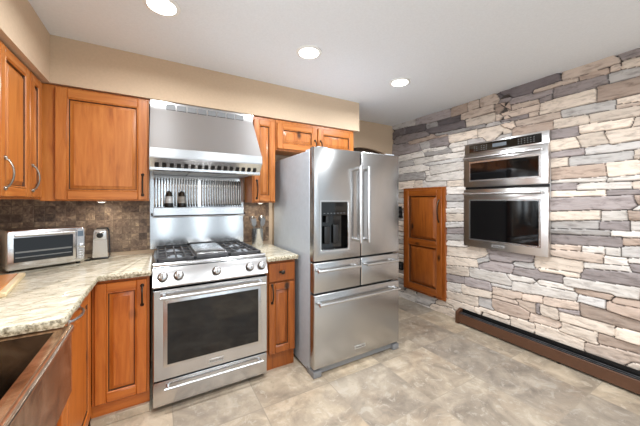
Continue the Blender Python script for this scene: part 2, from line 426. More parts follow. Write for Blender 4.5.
zone(500, 50, 4.571, [
 ('d',0,190,275,115,280,138,150,185,0,222),('t',280,112,540,35,548,52,360,118,285,138),('v',545,28,640,0,640,22,550,48),('c',555,55,640,28,640,68,560,82),
 ('b',360,120,498,82,500,102,365,135),('t',500,80,548,65,550,85,502,102),('w',495,110,550,92,640,72,640,112,498,150),('t',155,180,355,125,355,138,260,165,160,195),
 ('v',245,175,490,115,492,150,240,218),('v',45,235,245,180,238,200,180,222,50,250),('t',50,252,175,222,178,242,55,272),('v',180,222,238,203,236,222,182,240),
 ('b',0,240,42,235,48,270,0,288),('t',0,290,178,248,175,272,0,318),('c',185,245,440,180,438,235,280,275,178,295),('b',445,170,640,118,640,195,442,238),
 ('w',280,275,525,228,522,270,288,308),('c',530,222,640,200,640,232,535,245),('t',530,250,640,235,640,250,525,268),('t',130,290,175,278,175,295,132,305),
 ('t',65,325,275,280,275,310,70,350),('c',245,320,402,298,405,332,248,360),('c',412,295,640,250,640,300,412,332),('b',60,355,240,325,238,362,55,392),
 ('c',362,350,615,305,600,342,365,378),('c',615,310,640,300,640,338,598,345),('v',232,368,355,350,358,388,235,408),('t',0,335,60,325,70,352,0,385),
 ('v',0,322,125,295,125,308,0,335),('g',0,388,50,382,50,395,0,400)])
zone(540, 130, 5.32, [
 ('c',195,35,335,12,355,65,220,90),('c',340,15,532,-15,532,50,380,70),('c',60,60,185,40,212,85,60,115),('w',240,102,532,60,532,92,245,132),
 ('v',60,122,230,98,235,122,60,150),('w',155,150,490,115,490,155,160,190),('c',60,155,150,148,145,190,60,200),('c',498,112,532,105,532,158,500,152),
 ('b',60,208,345,178,350,242,60,265),('c',352,178,532,155,532,235,358,245),('p',60,268,355,248,350,262,60,280),('p',365,258,532,240,532,262,365,272),
 ('v',60,290,190,288,190,315,60,320),('p',198,295,485,278,485,310,195,318),('c',490,280,532,275,532,312,495,312),('c',60,328,345,322,345,345,60,355),
 ('v',350,325,532,318,532,340,355,345),('v',60,365,490,350,515,395,490,420,60,430),('b',500,350,532,348,532,400,515,392),('p',488,418,532,400,532,430,490,430)])
zone(540, 200, 4.26, [
 ('c',48,50,255,45,255,82,48,88),('p',258,50,365,45,370,85,258,88),('b',372,48,426,42,426,85,378,82),('g',48,92,248,90,248,122,48,120),
 ('v',252,95,378,92,380,130,250,122),('p',385,92,426,92,426,130,385,128),('g',48,125,298,132,298,152,48,142),('p',302,135,426,138,426,158,305,155),
 ('v',48,148,345,160,345,200,48,185),('b',350,165,426,168,426,192,350,190),('t',48,190,172,198,172,215,48,208),('p',178,200,272,205,272,228,178,220),
 ('p',278,205,340,208,342,240,278,232),('w',345,205,426,200,426,245,348,240),('t',48,212,270,235,265,270,48,240),('p',272,240,370,250,370,282,270,272),
 ('p',372,252,426,255,426,272,375,268),('v',380,275,426,278,426,308,390,302),('c',-25,225,182,265,180,310,-25,280),('p',185,270,375,285,385,305,185,290),
 ('v',178,295,426,318,426,368,175,335),('c',0,295,170,318,168,328,0,305),('p',100,330,420,378,415,415,110,365),('p',0,345,140,375,138,385,0,362),('b',148,378,300,405,300,420,155,392)])
zone(540, 260, 3.55, [
 ('w',135,128,232,148,230,170,135,148),('t',10,135,135,155,135,178,12,155),('b',258,140,355,155,355,170,260,152),('b',235,150,355,180,355,215,240,178),
 ('b',145,155,350,220,350,255,145,195),('c',0,158,60,178,65,210,0,185),('v',65,175,140,185,140,195,70,185),('c',68,185,262,240,258,268,70,215),
 ('c',268,245,355,262,355,305,268,278),('c',78,222,200,262,200,300,75,250),('b',205,265,355,308,355,335,205,292),('c',-18,228,155,290,150,318,-22,265),
 ('t',158,298,355,340,355,368,160,320),('c',330,370,355,372,355,388,330,378)])
zone(440, 240, 4.264, [
 ('p',30,0,100,5,100,20,30,22),('c',30,30,200,60,190,75,150,80,30,65),('c',25,70,155,85,155,115,30,105),('w',155,82,210,62,200,92,160,100),
 ('v',210,50,398,68,390,95,210,75),('v',165,105,190,95,310,115,310,140,220,130,165,120),('w',320,95,395,98,390,118,320,110),('v',315,120,524,152,518,178,310,145),
 ('c',30,110,120,120,125,155,30,142),('p',125,120,280,145,305,175,300,195,215,180,125,155),('p',285,148,390,170,390,185,310,172),('v',30,150,100,160,100,182,30,175),
 ('v',105,160,210,178,220,215,110,195),('w',215,185,305,200,300,210,225,200),('p',310,175,565,222,584,240,580,256,310,212),('p',30,182,88,192,92,222,30,212),
 ('c',92,192,150,208,215,225,215,245,92,222),('t',222,200,348,228,345,250,225,228),('t',350,232,437,245,437,270,350,255),('c',30,220,160,250,160,285,30,245),
 ('g',165,245,215,258,220,290,165,275),('b',222,250,325,280,378,310,375,335,290,310,222,285),('t',220,238,330,270,325,278,222,248),('t',330,258,405,272,405,312,380,308,332,275),
 ('v',408,270,422,272,420,312,405,310),('c',28,250,140,285,148,310,120,305,60,290,28,265),('c',150,285,290,335,290,345,150,300),('t',380,315,515,360,515,372,380,340),
 ('c',170,300,295,342,295,362,200,330),('c',300,338,400,365,402,400,300,370)])
zone(390, 180, 2.664, [('p',-20,281,68,305,64,326,-20,303),('p',-20,308,78,340,78,353,-20,330),('g',69,306,120,318,114,330,70,323),('p',68,327,104,344,100,360,80,346),('c',110,331,165,342,172,362,108,346),('c',103,350,174,376,174,392,100,364),('c',120,322,168,336,168,342,122,331)])
zone(440, 180, 3.27, [('p',20,22,76,22,76,44,20,46),('g',20,50,76,50,76,68,20,70),('w',20,72,76,72,76,89,20,90),('p',20,93,76,93,76,108,20,108),
 ('c',20,112,76,112,76,134,20,134),('w',20,138,76,138,76,154,20,154),('v',20,158,76,158,76,175,20,175),('g',20,178,76,180,76,196,20,198)])
rs = random.Random(11)
def rows(y0, y1, z0, z1, hs, ls, pal):
    z = z0
    while z < z1-0.02:
        h = min(rs.uniform(*hs), z1-z); y = y0 - rs.uniform(0, 0.15) if y1-y0 > 0.5 else y0
        while y < y1:
            l = rs.uniform(*ls); e = min(y+l, y1)
            sk = rs.uniform(-0.008, 0.008)
            ST.append((rs.choice(pal), [(y, z), (e, z+sk), (e, z+h+sk), (y, z+h)])); y = e
        z += h
rows(2.775, 3.0, 0.0, 1.50, (0.05, 0.08), (0.1, 0.3), 'cpptgw')
rows(-0.9, 0.555, 0.0, 2.44, (0.06, 0.11), (0.25, 0.5), 'ccptbvgw')
G0, GS = -0.8, 0.005
gy = np.arange(G0, YB2+0.001, GS); gz = np.arange(0, ZC+0.001, GS)
YY, ZZ = np.meshgrid(gy, gz, indexing='ij')
rng = np.random.default_rng(5)
def vnoise(Y, Z, sy, sz, seed):
    r = np.random.default_rng(seed).random((256, 256)); a = Y/sy+40; c = Z/sz+40
    i = np.floor(a).astype(int); j = np.floor(c).astype(int); fa = a-i; fc = c-j
    fa = fa*fa*(3-2*fa); fc = fc*fc*(3-2*fc); i %= 255; j %= 255
    return (r[i, j]*(1-fa)+r[i+1, j]*fa)*(1-fc)+(r[i, j+1]*(1-fa)+r[i+1, j+1]*fa)*fc
wy = YY + 0.006*(vnoise(YY, ZZ, 0.06, 0.05, 1)-0.5) + 0.002*(vnoise(YY, ZZ, 0.02, 0.02, 2)-0.5)
wz = ZZ + 0.005*(vnoise(YY, ZZ, 0.07, 0.05, 3)-0.5) + 0.002*(vnoise(YY, ZZ, 0.025, 0.015, 4)-0.5)
d1 = np.full(YY.shape, 9.0); d2 = np.full(YY.shape, 9.0); lab = np.zeros(YY.shape, int)
for n, (k, pts) in enumerate(ST):
    P = np.array(pts); ys, zs = P[:, 0], P[:, 1]
    i0 = max(0, int((ys.min()-0.12-G0)/GS)); i1 = min(len(gy), int((ys.max()+0.12-G0)/GS)+1)
    j0 = max(0, int((zs.min()-0.12)/GS)); j1 = min(len(gz), int((zs.max()+0.12)/GS)+1)
    if i1 <= i0 or j1 <= j0: continue
    Y = wy[i0:i1, j0:j1]; Z = wz[i0:i1, j0:j1]
    dd = np.full(Y.shape, 9.0); ins = np.zeros(Y.shape, bool); m_ = len(P)
    for q in range(m_):
        a, c = P[q], P[(q+1) % m_]; e = c-a; L = (e*e).sum()+1e-12
        t_ = np.clip(((Y-a[0])*e[0]+(Z-a[1])*e[1])/L, 0, 1)
        dd = np.minimum(dd, np.hypot(Y-a[0]-t_*e[0], Z-a[1]-t_*e[1]))
        if abs(c[1]-a[1]) > 1e-9:
            ins ^= ((a[1] > Z) != (c[1] > Z)) & (Y < e[0]*(Z-a[1])/(c[1]-a[1])+a[0])
    dd = np.where(ins, -dd, dd)
    D1 = d1[i0:i1, j0:j1]; D2 = d2[i0:i1, j0:j1]; LB = lab[i0:i1, j0:j1]
    better = dd < D1
    D2[:] = np.where(better, D1, np.minimum(D2, dd)); D1[:] = np.where(better, dd, D1); LB[:] = np.where(better, n, LB)
marg = (d2-d1)/2
prof = np.clip((marg-0.0008)/0.007, 0, 1); prof = np.sqrt(1-(1-prof)**2)
offs = rng.uniform(-0.010, 0.010, len(ST)); ty = rng.uniform(-0.05, 0.05, len(ST)); tz = rng.uniform(-0.12, 0.12, len(ST))
cen = np.array([np.mean(np.array(p), axis=0) for _, p in ST])
face = 0.029 + offs[lab] + np.clip(ty[lab]*(YY-cen[lab, 0]) + tz[lab]*(ZZ-cen[lab, 1]), -0.008, 0.008)
face += 0.004*(vnoise(YY+lab*0.37, ZZ, 0.09, 0.022, 6)-0.5) + 0.002*(vnoise(YY, ZZ+lab*0.21, 0.03, 0.010, 7)-0.5)
XX = 2.985 - np.maximum(face, 0.008)*prof
colr = np.array([[min(255, max(0, c*f_)) for c in KOL[k]] for (k, _), f_ in zip(ST, rng.uniform(0.90, 1.08, len(ST)))])
clin = np.array([lin(tuple(c)) for c in colr])
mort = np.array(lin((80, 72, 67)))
ny, nz = YY.shape
OV = (1.086, 1.858, 0.858, 1.968); NC = (2.105, 2.752, 0.162, 1.522)     # wall oven and cabinet openings (y0,y1,z0,z1)
co = np.stack([XX, YY, ZZ], -1).reshape(-1, 3)
idx = np.arange(ny*nz).reshape(ny, nz)
q = np.stack([idx[:-1, :-1], idx[:-1, 1:], idx[1:, 1:], idx[1:, :-1]], -1).reshape(-1, 4)
cy = (YY[:-1, :-1]+GS/2).ravel(); cz = (ZZ[:-1, :-1]+GS/2).ravel()
keep = np.ones(len(q), bool)
for r_ in (OV, NC): keep &= ~((cy > r_[0]+0.01) & (cy < r_[1]-0.01) & (cz > r_[2]+0.01) & (cz < r_[3]-0.01))
q = q[keep]
me = bpy.data.meshes.new('wall_right')
me.vertices.add(len(co)); me.vertices.foreach_set('co', co.ravel().astype(np.float32))
me.loops.add(len(q)*4); me.loops.foreach_set('vertex_index', q.ravel().astype(np.int32))
me.polygons.add(len(q)); me.polygons.foreach_set('loop_start', np.arange(0, len(q)*4, 4, dtype=np.int32))
me.polygons.foreach_set('loop_total', np.full(len(q), 4, dtype=np.int32))
me.update(calc_edges=True); me.polygons.foreach_set('use_smooth', np.ones(len(q), bool))
at = me.color_attributes.new('stone_colour', 'FLOAT_COLOR', 'POINT')
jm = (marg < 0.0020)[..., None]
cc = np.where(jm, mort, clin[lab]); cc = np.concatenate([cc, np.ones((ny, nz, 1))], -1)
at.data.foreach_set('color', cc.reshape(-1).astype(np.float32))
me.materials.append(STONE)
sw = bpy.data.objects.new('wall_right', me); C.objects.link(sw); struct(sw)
struct(B().box(2.995, 3.09, G0, YB2+0.1, 0, ZC).build('wall_right_backing', PAINT))

# ------------------------------------------------------------------ countertops
def slab(poly, z0, z1, jit=0.004):
    """granite slab with a rough chiselled edge"""
    b = B(); P = []
    n = len(poly)
    for i in range(n):
        a = Vector(poly[i]); c = Vector(poly[(i+1) % n]); k = max(1, int((c-a).length/0.012))
        nrm = Vector(((c-a).y, -(c-a).x)).normalized()
        for s_ in range(k): P.append((a+(c-a)*s_/k, nrm, s_ == 0))
    rings = []
    for lv, (zz, o) in enumerate(((z1, -0.003), (z1-0.003, 0.0), (z1*0.6+z0*0.4, 0.003), (z0, -0.004))):
        ring = []
        for p, nrm, corner in P:
            j = 0 if lv == 0 or corner else mnoise.noise((p.x*60, p.y*60, lv*3.1))*jit
            ring.append(b._v((p.x+nrm.x*(o+j), p.y+nrm.y*(o+j), zz)))
        rings.append(ring)
    b.face(rings[0])
    b.mi = 1
    for a, c in zip(rings, rings[1:]):
        for i in range(len(P)): b.face([a[i], a[(i+1) % len(P)], c[(i+1) % len(P)], c[i]])
    b.mi = 0; b.face(rings[-1][::-1])
    return b
CT0, CT1 = 0.882, 0.915
tag(slab([(XL, 2.736), (XL, 0.35), (-0.80, 0.35), (-0.80, 1.37), (-0.298, 1.37), (-0.298, 2.045), (-0.035, 2.045), (-0.035, 2.736)], CT0, CT1).build('granite_countertop', [GRANITE, GRANITE_EDGE]),
    'cream granite countertop in an L from the sink to the left side of the range', 'countertop')
tag(slab([(0.728, 2.736), (0.728, 2.045), (0.985, 2.045), (0.985, 2.736)], CT0, CT1).build('granite_countertop', [GRANITE, GRANITE_EDGE]),
    'short cream granite countertop between the range and the refrigerator', 'countertop')

# ------------------------------------------------------------------ cabinets
YU = 2.487   # carcass face of the back uppers (doors stand 21 mm proud)
# tall-panelled upper cabinet left of the hood
t = thing('upper_cabinet', 'knotty alder wall cabinet with one wide door, just left of the range hood', 'cabinet', (-0.32, 2.6, 1.35))
b = B(); b.box(-0.664, -0.058, YU, YB-0.002, 1.35, 2.122, 0.002, 1); b.build('body', [W_Z], t)
d = panel_door(FB(YU), -0.588, -0.066, 1.358, 2.106, t, [W_Z, W_X], 0.062)
bow_handle(FB(YU), -0.098, 1.395, 1.545, d)
# left-hand uppers
XU = -0.665
t = thing('upper_cabinet', 'alder wall cabinet with narrow doors on the left wall, above the toaster oven', 'cabinet', (-0.8, 2.2, 1.35))
b = B(); b.box(XL+0.002, XU, 1.52, YB-0.002, 1.36, 2.122, 0.002, 1); b.build('body', [W_Z], t)
for (a, c, hz) in ((1.905, 2.255, 1.945), (2.268, 2.452, 2.29)):
    d = panel_door(FL(XU), a, c, 1.372, 2.112, t, [W_Z, W_Y], 0.05)
    bow_handle(FL(XU), hz, 1.412, 1.562, d, m=NICKEL, r=0.0048)
d = panel_door(FL(XU), 1.54, 1.892, 1.372, 2.112, t, [W_Z, W_Y], 0.05); bow_handle(FL(XU), 1.575, 1.412, 1.562, d)
# narrow upper right of hood
t = thing('upper_cabinet', 'narrow tall alder wall cabinet between the range hood and the refrigerator', 'cabinet', (0.85, 2.6, 1.335))
b = B(); b.box(0.738, 0.958, YU, YB-0.002, 1.335, 2.122, 0.002, 1); b.build('body', [W_Z], t)
d = panel_door(FB(YU), 0.748, 0.95, 1.345, 2.092, t, [W_Z, W_X], 0.05)
bow_handle(FB(YU), 0.773, 1.375, 1.535, d)
# over the refrigerator
t = thing('upper_cabinet', 'low two-door alder wall cabinet above the refrigerator', 'cabinet', (1.41, 2.6, 1.83))
b = B(); b.box(0.96, 1.872, YU, YB-0.002, 1.83, 2.122, 0.002, 1); b.build('body', [W_Z], t)
for a, c, h in ((0.972, 1.402, 1.375), (1.414, 1.862, 1.44)):
    d = panel_door(FB(YU), a, c, 1.845, 2.09, t, [W_Z, W_X], 0.055); bow_handle(FB(YU), h, 1.86, 1.96, d)
# base cabinets
YBF = 2.10
def kick(b, x0, x1, y): b.box(x0, x1, y, y+0.02, 0.062, 0.13)
t = thing('base_cabinet', 'alder base cabinet with one tall door, left of the range', 'cabinet', (-0.2, 2.4, 0))
b = B(); b.box(-0.338, -0.046, YBF, 2.73, 0.13, CT0-0.001, 0.002, 1); b.build('body', [WB_Z], t)
b = B(); b.box(-0.345, -0.046, 2.122, 2.14, 0.052, 0.13); b.build('toe_kick', [WB_X], t)
b = B(); b.box(-0.345, -0.046, 2.098, 2.125, 0.0, 0.052, 0.003, 1); b.build('tile_base', [FLOOR], t)
d = panel_door(FB(YBF), -0.322, -0.06, 0.142, 0.858, t, [WB_Z, WB_X], 0.056)
bow_handle(FB(YBF), -0.085, 0.70, 0.82, d)
t = thing('base_cabinet', 'narrow alder base cabinet with a drawer over a door, between range and refrigerator', 'cabinet', (0.86, 2.4, 0))
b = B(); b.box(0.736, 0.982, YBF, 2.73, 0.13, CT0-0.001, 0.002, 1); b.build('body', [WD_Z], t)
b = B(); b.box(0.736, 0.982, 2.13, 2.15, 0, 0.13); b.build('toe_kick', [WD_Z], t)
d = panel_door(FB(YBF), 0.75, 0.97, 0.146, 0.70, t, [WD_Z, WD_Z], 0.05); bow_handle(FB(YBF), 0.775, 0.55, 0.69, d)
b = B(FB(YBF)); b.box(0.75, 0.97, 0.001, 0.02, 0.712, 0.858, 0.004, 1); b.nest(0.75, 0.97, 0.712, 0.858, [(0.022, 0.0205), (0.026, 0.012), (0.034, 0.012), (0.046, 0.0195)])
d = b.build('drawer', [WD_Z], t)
b = B(FB(YBF)); b.lathe((0.858, 0.02, 0.785), [(0.010, 0), (0.006, 0.006), (0.006, 0.016), (0.015, 0.020), (0.016, 0.026), (0.008, 0.031)], 14, 'y')
b.box(0.833, 0.883, 0.02, 0.024, 0.776, 0.794, 0.002, 1); b.build('knob', [PEWTER], d)
# left run
XBF = -0.345
t = thing('base_cabinet', 'alder base cabinet with a horizontal pull, in the corner beside the sink', 'cabinet', (-0.6, 1.8, 0))
b = B(); b.box(XL+0.002, XBF, 1.415, 2.73, 0.13, CT0-0.001, 0.002, 1); b.build('body', [WB_Z], t)
b = B(); b.box(-0.372, -0.354, 1.415, 2.09, 0.0, 0.13); b.build('toe_kick', [WB_Y], t)
d = panel_door(FL(XBF), 1.46, 2.0, 0.142, 0.868, t, [WB_Z, WB_Y], 0.06)
bow_handle(FL(XBF), 0.845, 1.53, 1.71, d, horiz=True, m=CHROME, r=0.006)
t = thing('base_cabinet', 'alder sink base cabinet under the copper apron sink', 'cabinet', (-0.6, 0.9, 0))
b = B(); b.box(XL+0.002, XBF, 0.36, 1.413, 0.13, 0.62, 0.002, 1); b.box(XL+0.002, -0.82, 0.36, 1.413, 0.62, CT0-0.001); b.build('body', [WB_Z], t)
b = B(); b.box(-0.372, -0.354, 0.36, 1.413, 0.0, 0.13); b.build('toe_kick', [WB_Y], t)
for a, c, h in ((0.40, 0.875, 0.83), (0.89, 1.365, 0.93)):
    d = panel_door(FL(XBF), a, c, 0.142, 0.60, t, [WB_Z, WB_Y], 0.058); bow_handle(FL(XBF), h, 0.43, 0.57, d)

# copper apron sink
t = thing('apron_sink', 'brown copper farmhouse sink with an apron front, set in the granite counter', 'sink', (-0.5, 0.9, 0.62))
sx0, sx1, sy0, sy1 = -0.79, -0.284, 0.40, 1.395
zr = 0.879
b = B()
def rect(x0, x1, y0, y1, z): return [b._v(p) for p in ((x0, y0, z), (x1, y0, z), (x1, y1, z), (x0, y1, z))]
rg = [rect(sx0, sx1, sy0, sy1, 0.625), rect(sx0, sx1, sy0, sy1, zr-0.004), rect(sx0+0.005, sx1-0.005, sy0+0.005, sy1-0.005, zr),
      rect(sx0+0.045, sx1-0.038, sy0+0.045, sy1-0.05, zr), rect(sx0+0.05, sx1-0.043, sy0+0.05, sy1-0.056, zr-0.008), rect(sx0+0.065, sx1-0.058, sy0+0.065, sy1-0.07, 0.66)]
def walls(q): 
    for a, c in zip(q, q[1:]):
        for i in range(4): b.face([a[i], a[(i+1) % 4], c[(i+1) % 4], c[i]])
walls(rg[:4]); b.face(rg[0][::-1]); b.build('apron', [COPPER], t)
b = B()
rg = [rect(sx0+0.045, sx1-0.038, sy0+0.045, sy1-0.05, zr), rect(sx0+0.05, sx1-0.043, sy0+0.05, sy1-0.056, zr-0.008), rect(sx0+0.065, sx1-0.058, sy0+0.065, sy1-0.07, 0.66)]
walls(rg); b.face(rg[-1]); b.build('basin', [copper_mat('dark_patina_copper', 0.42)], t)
b = B(); b.tube([(sx1, sy0, zr-0.008), (sx1, sy0+0.3, zr-0.008), (sx1, sy1-0.02, zr-0.008), (sx1-0.004, sy1-0.004, zr-0.008)], 0.0115, 12)
b.build('rolled_rim', [mat('worn_bright_copper', (206, 176, 150), 0.22, 0.95, var=0.08)], t)
b = B(); b.lathe((-0.53, 0.9, 0.661), [(0.045, 0), (0.045, 0.003), (0.03, 0.003), (0.02, 0.0)], 20); b.build('drain', [CHROME], t)

# ------------------------------------------------------------------ range
RX0, RX1, RY = -0.027, 0.722, 2.062
t = thing('range', 'stainless steel gas range with five knobs and a wide oven window', 'range', (0.35, 2.4, 0))
b = B(); b.box(RX0+0.004, RX1-0.004, RY+0.03, 2.725, 0.03, 0.90, 0.003, 1); b.build('body', [ST_SIDE], t)
for x in (RX0+0.05, RX1-0.05):
    for y in (RY+0.08, 2.66): B().lathe((x, y, 0), [(0.018, 0), (0.018, 0.03)], 12).build('levelling_foot', [BLACK], t)
b = B(); b.box(RX0+0.002, RX1-0.002, RY+0.012, RY+0.03, 0.03, 0.92); b.build('front_frame', [BLACK], t)
# storage drawer
b = B(); b.box(RX0, RX1, RY-0.012, RY+0.012, 0.036, 0.193, 0.005, 2); d = b.build('drawer', [ST_X], t)
def bar_handle(F, axis, a0, a1, other, dfront, parent, r=0.012, out=0.05, m=None, name='handle'):
    b = B(F)
    def pt(a, dd): return (a, dd, other) if axis == 'u' else (other, dd, a)
    b.tube([pt(a0, dfront+out), pt(a0+(a1-a0)*0.5, dfront+out), pt(a1, dfront+out)], r, 14)
    for a in (a0+0.02*(1 if a1 > a0 else -1), a1-0.02*(1 if a1 > a0 else -1)):
        b.tube([pt(a, dfront), pt(a, dfront+out*0.5), pt(a, dfront+out)], [r*1.25, r*0.95, r*0.95], 12)
    return b.build(name, m or CHROME, parent)
bar_handle(FB(RY), 'u', 0.035, 0.68, 0.160, 0.012, d, 0.009, 0.042)
# oven door
b = B(FB(RY)); zx = (0.204, 0.780)
b.nest(RX0, RX1, zx[0], zx[1], [(0, -0.012), (0, 0.016), (0.006, 0.022)])
d = b.build('oven_door', [ST_X], t)
b = B(FB(RY)); b.box(0.030, 0.672, 0.021, 0.0265, 0.285, 0.715, 0.004, 2); f = b.build('window_frame', [CHROME], d)
b = B(FB(RY)); b.box(0.053, 0.650, 0.020, 0.0285, 0.302, 0.694, 0.001, 1); b.build('window', [BGLASS], d)
bar_handle(FB(RY), 'u', 0.012, 0.69, 0.742, 0.022, d, 0.0115, 0.05)
b = B(FB(RY)); b.box(0.302, 0.402, 0.021, 0.0245, 0.232, 0.262, 0.002, 1); bd = b.build('badge', [BADGE], d)
text_part('KitchenAid', 0.019, m_back(0.352, RY-0.0250, 0.247), bd)
# control panel, tilted
b = B(); b.prism([(RY-0.022, 0.797), (RY-0.028, 0.806), (RY+0.012, 0.915), (RY+0.025, 0.922), (RY+0.10, 0.922), (RY+0.10, 0.797)], 'x', RX0-0.002, RX1+0.002)
cp = b.build('control_panel', [ST_X], t)
tilt = math.atan2(0.04, 0.109); nrm = Vector((0, -math.cos(tilt), math.sin(tilt)))
for x in (0.027, 0.118, 0.357, 0.590, 0.680):
    c = Vector((x, RY-0.028+0.04*0.50, 0.806+0.109*0.50))
    b = B(); b.tube([c-nrm*0.002, c+nrm*0.004, c+nrm*0.0045], [0.031, 0.031, 0.027], 22); b.build('knob_bezel', [PEWTER], t)
    b = B(); b.tube([c+nrm*0.004, c+nrm*0.012, c+nrm*0.034, c+nrm*0.038], [0.021, 0.0245, 0.0235, 0.018], 22)
    kb = b.build('knob', [CHROME], t)
    tip = c+nrm*0.038
    b = B(); b.box(x-0.004, x+0.004, tip.y-0.006, tip.y+0.004, tip.z-0.017, tip.z+0.017, 0.002, 1); b.build('knob_grip', [ST_X], kb)
# cooktop
b = B(); b.box(RX0-0.001, RX1+0.001, RY+0.02, 2.728, 0.922, 0.936, 0.004, 2)
b.prism([(RY+0.02, 0.922), (RY+0.03, 0.944), (RY+0.05, 0.944), (RY+0.06, 0.93)], 'x', RX0, RX1)
b.build('cooktop', [ST_X], t)
b = B(); b.box(RX0+0.015, RX1-0.015, RY+0.065, 2.70, 0.936, 0.940); b.build('burner_tray', [IRON], t)
b = B()
for i in range(22): b.box(0.17+i*0.0165, 0.178+i*0.0165, RY+0.022, RY+0.04, 0.9435, 0.9455)
b.build('vent_slots', [BLACK], t)
burn = [(0.105, 2.28), (0.105, 2.56), (0.59, 2.28), (0.59, 2.56)]
for x, y in burn:
    b = B(); b.lathe((x, y, 0.940), [(0.05, 0), (0.05, 0.006), (0.036, 0.008), (0.036, 0.015), (0.02, 0.018)], 24); b.build('burner', [ST_SIDE], t)
for x0, x1 in ((RX0+0.02, 0.232), (0.462, RX1-0.02)):
    b = B(); y0, y1 = RY+0.075, 2.69; zt0, zt1 = 0.953, 0.963
    for x in (x0, x1-0.014): b.box(x, x+0.014, y0, y1, zt0-0.014, zt1, 0.003, 1)
    for y in (y0, (y0+y1)/2-0.007, y1-0.014): b.box(x0, x1, y, y+0.014, zt0-0.004, zt1, 0.003, 1)
    for k in range(1, 4):
        x = x0+(x1-x0)*k/4; b.box(x-0.006, x+0.006, y0, y1, zt0, zt1, 0.002, 1)
    for (xc, yc) in burn:
        if x0 < xc < x1: b.box(x0, x1, yc-0.006, yc+0.006, zt0, zt1, 0.002, 1)
    for x in (x0, x1-0.014):
        for y in (y0, y1-0.014): b.box(x, x+0.014, y, y+0.014, 0.939, zt0)
    b.build('grate', [IRON], t)
b = B(); b.box(0.236, 0.458, RY+0.085, 2.68, 0.940, 0.966, 0.004, 1); gd = b.build('griddle', [IRON], t)
b = B(); b.box(0.244, 0.450, RY+0.115, 2.672, 0.966, 0.973, 0.004, 2); b.build('griddle_cover', [ST_X], gd)

# stainless wall panel with warming shelf
t = thing('range_backsplash_panel', 'stainless steel wall panel with a ribbed rack and shelf behind the range', 'backsplash panel', (0.33, 2.73, 0.93))
b = B(); b.box(-0.056, 0.722, YB-0.017, YB-0.0125, 0.945, 1.60); b.build('panel', [ST_P], t)
b = B(); b.box(-0.03, 0.700, 2.632, YB-0.0175, 1.222, 1.232); b.box(-0.03, 0.700, 2.632, 2.637, 1.222, 1.292, 0.002, 1)
b.box(-0.03, 0.700, 2.632, YB-0.0175, 1.289, 1.296, 0.002, 1); b.tube([(-0.035, 2.628, 1.218), (0.33, 2.628, 1.218), (0.705, 2.628, 1.218)], 0.006, 8)
b.build('shelf', [ST_X], t)
b = B()
n = 34
for i in range(n):
    x = -0.022+i*(0.714/(n-1))
    if 0.31 < x < 0.345: continue
    b.box(x-0.0062, x+0.0062, 2.708, 2.722, 1.30, 1.545, 0.0045, 2)
for z in (1.303, 1.541): b.box(-0.035, 0.71, 2.718, YB-0.0175, z-0.006, z+0.006)
b.build('rib_rack', [ST_P], t)
for x in (-0.042, 0.712):
    b = B(); b.lathe((x, 2.66, 1.235), [(0.013, -0.006), (0.013, 0.006)], 14, 'x'); b.build('bracket_knob', [PEWTER], t)

# range hood
t = thing('range_hood', 'large stainless steel canopy hood above the range', 'range hood', (0.34, 2.5, 1.55))
HX0, HX1 = -0.05, 0.737
prof = [(YB-0.018, 2.118), (2.470, 2.118), (2.470, 2.050), (2.225, 1.722), (2.205, 1.70), (2.205, 1.648), (2.215, 1.640), (2.262, 1.588), (2.262, 1.570), (2.276, 1.562), (2.284, 1.570), (YB-0.018, 1.60)]
b = B(); b.prism(prof, 'x', HX0, HX1)
b.build('canopy', [ST_X], t)
b = B()
for i in range(8):
    x = HX0+0.105+i*0.076
    b.box(x, x+0.066, 2.466, 2.4705, 2.062, 2.102)
b.build('vent_grille', [mat('grille_cell_shade', (120, 121, 122), 0.5, 0.4, var=0)], t)  # grey plates put the shade of the grille openings into colour
b = B(); b.box(HX0, HX1, 2.200, 2.206, 1.652, 1.716, 0.002, 1); b.build('front_band', [ST_X], t)
for k in range(16):
    x = HX0+0.03+k*0.0462
    b = B(); b.prism([(2.239, 1.6125), (2.2335, 1.612), (2.2555, 1.588), (2.2615, 1.5875)], 'x', x, x+0.026); b.build('filter_slot', [DARKGAP], t)
for k in range(3):
    b = B(); b.box(HX0+0.02+k*0.249, HX0+0.262+k*0.249, 2.29, 2.70, 1.572, 1.581, 0.002, 1); b.build('baffle_filter', [ST_SIDE], t)

# ------------------------------------------------------------------ refrigerator
FX0, FX1, FY = 1.018, 1.908, 1.842
t = thing('refrigerator', 'stainless steel five-door refrigerator with a black water dispenser', 'refrigerator', (1.45, 2.25, 0))
b = B(); b.box(FX0+0.002, FX1-0.004, FY+0.078, 2.69, 0.02, 1.745, 0.004, 1); b.build('cabinet_body', [ST_SIDE], t)
b = B(); b.box(FX0+0.01, FX1-0.01, FY+0.03, FY+0.10, 0.012, 0.062, 0.003, 1); b.build('base_grille', [ST_FOOT], t)
for x0, x1 in ((FX0, FX0+0.07), (FX1-0.07, FX1)):
    b = B(); b.box(x0, x1, FY+0.004, FY+0.12, 0.0, 0.048, 0.004, 2); b.build('foot_cover', [ST_FOOT], t)
def fdoor(x0, x1, z0, z1, name):
    b = B(); b.box(x0, x1, FY, FY+0.068, z0, z1, 0.010, 3)
    return b.build(name, [ST_Z], t)
XM = 1.466
b = B(); b.box(FX0+0.012, FX1-0.012, FY+0.068, FY+0.079, 0.07, 1.74); b.build('door_gasket', [BLACK], t)
